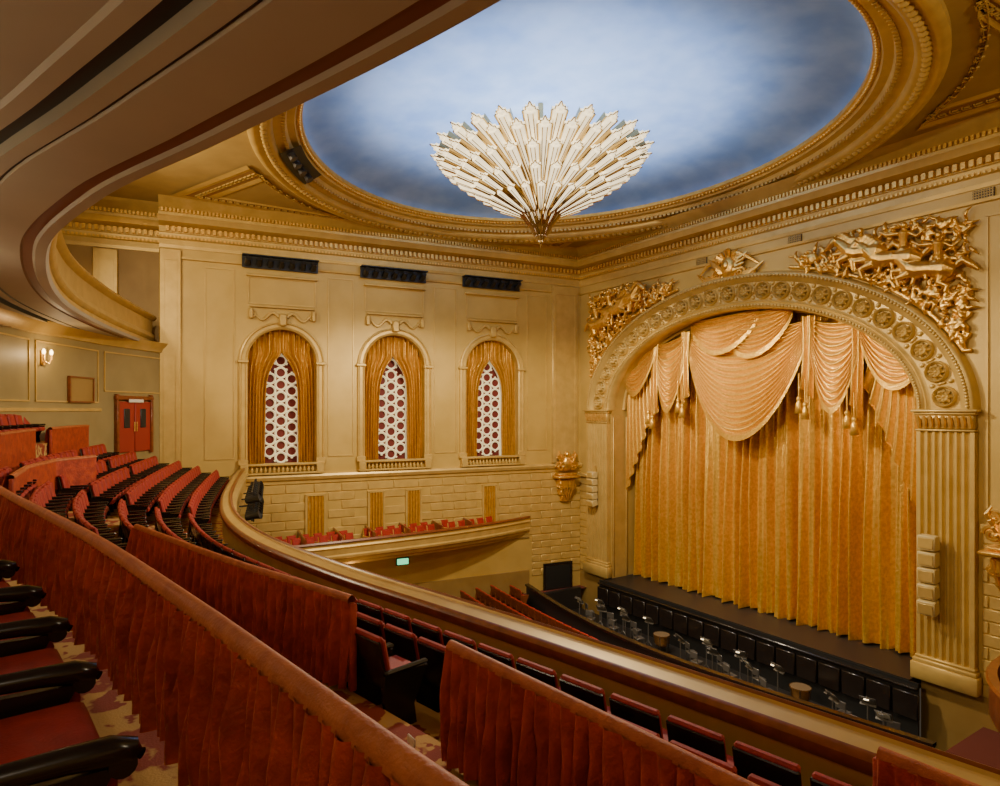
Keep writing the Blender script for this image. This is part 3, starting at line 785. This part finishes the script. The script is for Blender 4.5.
# seats
def seat(mb,M,w=.56,arms=(1,1),hi=False):
    s=2 if hi else 1
    mb.rbox((0,.03,.43),(w-.08,.46,.13),.05 if hi else .035,0,M=M,seg=s)
    MBk=M@Matrix.Translation((0,-.24,.66))@Matrix.Rotation(math.radians(12),4,'X')
    mb.rbox((0,.035,0),(w-.10,.08,.46),.035 if hi else .03,0,M=MBk,seg=s)
    mb.rbox((0,-.025,-.02),(w-.04,.035,.52),.015,1,M=MBk,seg=1)
    mb.rbox((0,.0,.245),(w-.06,.07,.05),.02,0,M=MBk,seg=1)
    for i,sx in enumerate((-1,1)):
        if not arms[i]: continue
        x=sx*w/2
        pts=[(-.22,0),(.10,0),(.07,.2),(.16,.40),(.24,.54),(-.28,.56),(-.30,.35)]
        vs=[(x-.022,p[0],p[1]) for p in pts]+[(x+.022,p[0],p[1]) for p in pts]; n=len(pts)
        mb.add(vs,[tuple(range(n)),tuple(range(2*n-1,n-1,-1))]+[(k,(k+1)%n,n+(k+1)%n,n+k) for k in range(n)],1,M=M)
        if hi:
            mb.tube([(x,-.36,.60),(x,-.15,.61),(x,.1,.60),(x,.22,.59),(x,.29,.57),(x,.32,.55)],[.03,.038,.045,.052,.046,.02],12,1,M=M)
            mb.tube([(x-.04,.255,.545),(x+.04,.255,.545)],[.045,.045],14,1,M=M)
        else:
            mb.rbox((x,-.01,.575),(.065,.52,.045),.018,1,M=M)
def row(mb,w,z,x0,x1,step=.60,gaps=()):
    n=int((x1-x0)/step)
    for i in range(n):
        x=x0+(i+.5)*step
        if any(a<x<b for a,b in gaps): continue
        M=Matrix.Translation((x,F(x)-w,z))@Matrix.Rotation(math.atan(dF(x)),4,'Z')
        seat(mb,M,.58,(1,1))
m=MB()
row(m,.66,-3.6,-31,0,gaps=((-19.6,-18.6),(-2.2,-.1)))
row(m,1.42,-3.38,-31,0,gaps=((-19.6,-18.6),(-1.9,1)))
row(m,2.18,-3.12,-31,-2.2,gaps=((-19.6,-18.6),(-6.1,-4.4)))
row(m,3.0,-2.85,-30.5,-12.4,gaps=((-19.7,-18.5),(-25.8,-24.9)))
row(m,3.68,-2.6,-30,-12.6,gaps=((-19.7,-18.5),(-25.8,-24.9)))
row(m,4.4,-2.2,-28.5,-15,gaps=((-19.7,-18.5),(-25.8,-24.9)))
row(m,6.0,-1.05,-26,-17)
row(m,6.75,-.7,-24,-16)
m.finish('balcony_seating',[M_seat,M_blackwood],ang=35)
tips=[(-2.54,.18),(-3.4,.07),(-4.22,-.05),(-5.05,-.2),(-6.0,-.4),(-6.9,-.6),(-7.8,-.8),(-8.7,-1.0)]
for i in range(7):
    a,b=tips[i],tips[i+1]
    ang=math.atan2(a[1]-b[1],a[0]-b[0])
    m=MB()
    M=Matrix.Translation(((a[0]+b[0])/2,(a[1]+b[1])/2-.32,-1.76))@Matrix.Rotation(ang,4,'Z')
    w=math.dist(a,b)
    seat(m,M,w,(1,1 if i==0 else 0),True)
    m.finish('theater_seat',[M_seat,M_blackwood],ang=50)

m=MB()
for r in range(9):
    y=12.6+r*.95
    for i in range(18):
        x=-30.6+i*.6
        if x<-29.51-.1355*(25-y)+.9: continue
        M=Matrix.Translation((x,y+((x+18.9)**2)/150,-10.5))
        if y+((x+18.9)**2)/150>PR(max(x,-28.8))-.6: continue
        seat(m,M,.56)
m.finish('orchestra_seating',[M_seat,M_wood],ang=35)

# ------------------------------------------------------------------ BOX TIER under windows
par=empty('box_tier')
m=MB(); m.T=WL
off=spline([(3.4,.12),(5,.7),(7,1.35),(10,2.0),(14,2.5),(18,2.9),(22.5,3.4)])
ss=[3.5+.3*i for i in range(63)]
P=[(-.14,-6.12,1),(-.14,-6.08,1),(.08,-6.06,1),(.12,-6.14,1),(.02,-6.2,0),(.02,-6.3,0),(.08,-6.38,0),(.0,-6.45,0),(-.02,-6.72,0),(.06,-6.78,0),(.04,-6.88,0),(-.10,-6.95,0),(-.12,-7.08,0),(-.25,-7.15,0),(-.3,-7.28,0)]
m.grid([[(s,max(.09,off(s)+o),z) for s in ss] for o,z,_ in P],0,mrow=[p[2] for p in P])
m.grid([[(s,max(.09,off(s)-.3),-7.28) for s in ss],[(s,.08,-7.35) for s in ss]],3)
m.grid([[(s,max(.09,off(s)-.14),-6.1) for s in ss],[(s,max(.09,off(s)-.14),-6.95) for s in ss],[(s,.08,-6.95) for s in ss]],2)
m.finish('curved_front',[M_trim,M_wood,M_carpet,M_wall2],parent=par,ang=35)
m=MB(); m.T=WL
for d,(a,b) in enumerate(((6.0,21),(8.6,21.5))):
    s=a
    while s<b:
        o=(off(s)-.6) if d==0 else (off(s)-1.35)
        if int(s/.62)%7!=0: seat(m,Matrix.Translation((s,o,-6.85))@Matrix.Rotation(.35,4,'Z'),.54)
        s+=.62
for s in(7.6,9.4,11.2,13,14.6,16.3,18):
    m.box((s,off(s)/2,-6.40),(.08,off(s)-.3,.95),2); m.tube([(s,.2,-5.9),(s,off(s)-.2,-5.95)],.05,6,2)
m.finish('box_seats',[M_seat,M_gold,M_wood],parent=par,ang=35)
m=MB(); m.T=WL
m.rbox((11.0,.09,-7.95),(.6,.10,.3),.02,0); m.rbox((11.0,.05,-7.95),(.7,.06,.4),.02,1)
m.finish('exit_sign',[M_sign,M_black])
m=MB(); m.T=WL
m.box((1.6,.10,-9.8),(1.8,.06,1.4),0); rframe(m,.7,2.5,-10.5,-9.0,.12,.12,1,.04)
m.finish('door_1',[M_black,M_blackwood])
m=MB(); m.T=WL
m.box((14,.06,-9.9),(21,.12,1.4),0)
m.finish('baseboard_left',[M_wall2])
m=MB()
for i in range(7):
    x=-24.6-i*.62; y=F(x)+.85
    for k in range(2):
        z=-3.25-.62*k
        mm=Matrix.Translation((x,y,z))@Matrix.Rotation(-.6,4,'Z')@Matrix.Rotation(math.radians(-75),4,'X')
        m.revolve([(0,-.28),(.13,-.28),(.15,.1),(.2,.26),(.18,.26)],10,0,M=mm)
        m.revolve([(0,.2),(.17,.2)],10,1,M=mm)
        m.box((x,y-.05,z+.2),(.05,.3,.05),0)
    m.tube([(x,y,-4.1),(x,y,-2.9)],.03,6,0)
for z in(-3.0,-4.0):
    m.tube([(-24.3-i*.5,F(-24.3-i*.5)+.8,z) for i in range(10)],.035,6,0)
for x in(-24.6,-26.5,-28.3): m.box((x,F(x)+.6,-3.5),(.05,.5,.05),0)
m.finish('stage_light_cluster',[M_black,M_grey])
m=MB(); MR=Matrix.Translation((-2.45,18.9,0))
m.revolve([(3.86,-7.0),(3.86,-6.1),(3.84,-6.05),(4.02,-6.05),(4.06,-6.12),(4.0,-6.16),(4.0,-6.3),(4.0,-6.9),(3.9,-7.1),(3.5,-7.4),(2.6,-7.5),(2.6,-10.5)],64,0,M=MR,mrow=[2,1,1,1,1,3,3,3,3,3,0],a0=pi*.5,a1=pi*1.5)
m.revolve([(0,-6.95),(3.9,-6.95)],64,2,M=MR,a0=pi*.5,a1=pi*1.5)
m.finish('side_box_balcony',[M_trim,M_wood,M_carpet2,M_wood])

# ------------------------------------------------------------------ rear + other walls
WB=[(-32.6,3.1),(-29.6,.6),(-26,-1.4),(-23,-2.5),(-19,-3.3),(-12,-3.6),(-4,-3.2),(4,-2.4)]
m=MB()
m.grid([[(p[0],p[1],z) for p in WB] for z in(-4,3.03)],0)
for i in range(len(WB)-1):
    a,b=WB[i],WB[i+1]; d=Vector((b[0]-a[0],b[1]-a[1],0)); L=d.length; d.normalize()
    T=frame(a,d,Vector((-d.y,d.x,0)))
    m.T=T
    m.strip(-.05,L+.05,[(0,2.55),(.08,2.57),(.12,2.7),(.2,2.8),(.3,2.98)],1)
    if i>0: m.strip(-.02,L+.02,[(0,-.05),(.05,-.04),(.05,.06),(0,.07)],1)
    nn=max(1,int(L/2.2))
    for k in range(nn):
        x0=L*k/nn+.2; x1=L*(k+1)/nn-.2
        rframe(m,x0,x1,(.75 if i==0 else .3),2.3,.05,.04,1)
    m.T=None
m.finish('wall_rear',[M_rear,M_trim])
T0=frame(WB[0],Vector((.768,-.640,0)),Vector((.640,.768,0)))
dr=empty('door_2')
m=MB(); m.T=T0
for k in(0,1):
    m.rbox((1.55+k*1.0,.06,-.7),(.96,.08,2.1),.02,0)
    m.rbox((1.55+k*1.0,.11,-.35),(.35,.04,.8),.02,2)
    m.tube([(1.98+k*.14,.14,-.9),(1.98+k*.14,.14,-.5)],.02,6,3)
m.finish('leaves',[M_door,M_wood,M_black,M_gold],parent=dr)
m=MB(); m.T=T0
for x in(1.0,3.1): m.rbox((x,.08,-.6),(.14,.16,2.5),.02,0)
m.rbox((2.05,.08,.5),(2.3,.18,.18),.03,0); m.rbox((2.05,.16,.38),(.9,.06,.14),.02,1)
m.finish('frame',[M_wood,M_sheet],parent=dr)
T1=frame(WB[1],Vector((3.6,-2,0)).normalized(),Vector((2,3.6,0)).normalized())
m=MB(); m.T=T1
m.rbox((1.4,.05,.75),(1.5,.06,.9),.02,0); rframe(m,.65,2.15,.3,1.2,.06,.1,1,.02)
m.finish('framed_notice',[M_wall2,M_wood])
def sconce(T,x,z,y0=0.):
    m=MB(); m.T=T@Matrix.Translation((0,y0,0))
    m.rbox((x,.05,z),(.16,.1,.5),.03,0)
    for sx in(-1,1):
        m.tube([(x,.1,z-.1),(x+sx*.1,.2,z-.18),(x+sx*.2,.2,z-.05)],.02,6,0)
        m.tube([(x+sx*.2,.2,z-.05),(x+sx*.2,.2,z+.12)],.03,8,0)
        m.sphere((x+sx*.2,.2,z+.2),(.05,.05,.1),1,6)
    m.finish('wall_sconce',[M_gold,M_lamp])
    return T@Vector((x,.6+y0,z+.1))
s1=sconce(T1,3.6,1.75); s2=sconce(WL,25.8,5.2,-1.2)
m=MB()
m.add([(4,-16,-12),(4,27,-12),(4,27,9.4),(4,-16,9.4)],[(0,1,2,3)],0); m.finish('wall_right',[M_wall])
m=MB()
m.add([(-38,-15.5,-12),(4.2,-15.5,-12),(4.2,-15.5,9.4),(-38,-15.5,9.4)],[(0,1,2,3)],0); m.finish('wall_back',[M_wall2])
m=MB()
m.add([(-37,-15.5,-10.5),(4.2,-15.5,-10.5),(4.2,19.9,-10.5),(-37,19.9,-10.5)],[(0,1,2,3)],0)
m.add([(-34,19.8,-10.5),(-28.9,19.8,-10.5),(-28.9,25,-10.5),(-34,25,-10.5)],[(0,1,2,3)],0)
m.add([(-9,19.8,-10.5),(4,19.8,-10.5),(4,25,-10.5),(-9,25,-10.5)],[(0,1,2,3)],0)
m.finish('floor',[M_carpet2])
m=MB()
m.rbox((-4.45,2.1,-2.62),(.05,.02,.16),.008,0); m.rbox((-4.45,2.1,-2.52),(.12,.02,.07),.008,0)
m.finish('aisle_marker_sign',[M_sheet])  # small white sign on a post, unlit

# ------------------------------------------------------------------ raise everything so the stalls floor is z=0
for ob in bpy.context.scene.objects:
    if ob.parent is None: ob.location.z+=ZC

# ------------------------------------------------------------------ lights
def light(kind,name,loc,power,col=(1,.80,.51),size=.1,target=None,**kw):
    l=bpy.data.lights.new(name,kind); l.energy=power; l.color=col
    if kind=='AREA': l.shape='DISK'; l.size=size
    else: l.shadow_soft_size=size
    for k,v in kw.items(): setattr(l,k,v)
    o=bpy.data.objects.new(name,l); bpy.context.scene.collection.objects.link(o)
    o.location=Vector(loc)+Vector((0,0,ZC))
    if target is not None:
        o.rotation_euler=(Vector(target)-Vector(loc)).to_track_quat('-Z','Y').to_euler()
    return o
light('SPOT','chandelier_downlight',(-18.6,13.9,5.7),7200,(1,.84,.58),.35,(-18.6,13.9,-10),spot_size=math.radians(176),spot_blend=.3)
light('POINT','chandelier_lamp',(-18.6,13.9,9.7),260,(1,.93,.82),.2)
light('AREA','dome_uplight',(-18.6,14.4,9.42),1150,(.92,.96,1),13,(-18.6,14.4,20))
light('AREA','added_fill_left',(-25,-1.5,7.2),1000,(1,.82,.52),1.0,(-18.9,26,-1))  # added fill for the proscenium, hidden above the upper balcony
light('AREA','added_fill_right',(-11,-1.5,7.2),1350,(1,.82,.52),1.0,(-20,26,-3))  # second added fill, unseen, for curtain and arch
light('AREA','added_fill_side',(1,12,7.2),550,(1,.82,.54),1.2,(-31,13,2))  # added unseen fill for the window wall
light('SPOT','added_curtain_spot',(-28.9,18.6,6.9),2600,(1,.83,.53),.15,(-16.5,26.6,-4),spot_size=math.radians(62),spot_blend=.8)  # added at the wall rack so grazing light deepens the curtain folds
light('POINT','added_balcony_fill',(1.6,-.3,1.9),100,(1,.84,.62),.1)  # added unseen lamp, grazes the velvet rail from the right
light('POINT','added_balcony_fill',(-4.2,-2.5,1.2),55,(1,.84,.62),.12)  # added unseen lamp, brightens soffit and seats from below
light('POINT','added_balcony_fill',(-9.5,-2.9,1.8),70,(1,.84,.62),.12)  # added unseen fill under the upper balcony
light('POINT','added_balcony_fill',(-15,-2.7,1.9),60,(1,.84,.62),.1)  # another added fill, out of view to the left
light('POINT','sconce_light',s1,50,(1,.70,.36),.05)
light('POINT','sconce_light',s2,35,(1,.70,.36),.05)
light('POINT','under_tier_light',(-28.6,11,-8.3),35,(1,.62,.28),.1)
light('SPOT','added_pit_spot',(-18.9,20.6,6.2),3200,(1,.85,.62),.2,(-18.9,22.6,-11),spot_size=math.radians(58),spot_blend=.6)  # added spot without a fixture, makes the pit contents visible
w=bpy.data.worlds.new('world'); bpy.context.scene.world=w; w.use_nodes=True
w.node_tree.nodes['Background'].inputs[0].default_value=(1,.8,.55,1); w.node_tree.nodes['Background'].inputs[1].default_value=.05

# ------------------------------------------------------------------ camera
cam=bpy.data.cameras.new('camera'); co=bpy.data.objects.new('camera',cam); bpy.context.scene.collection.objects.link(co)
cam.sensor_width=36; cam.lens=23.04; cam.shift_y=.017; cam.clip_start=.05; cam.clip_end=200
co.location=(0,0,ZC); co.rotation_euler=(pi/2,0,math.radians(56.86))
bpy.context.scene.camera=co
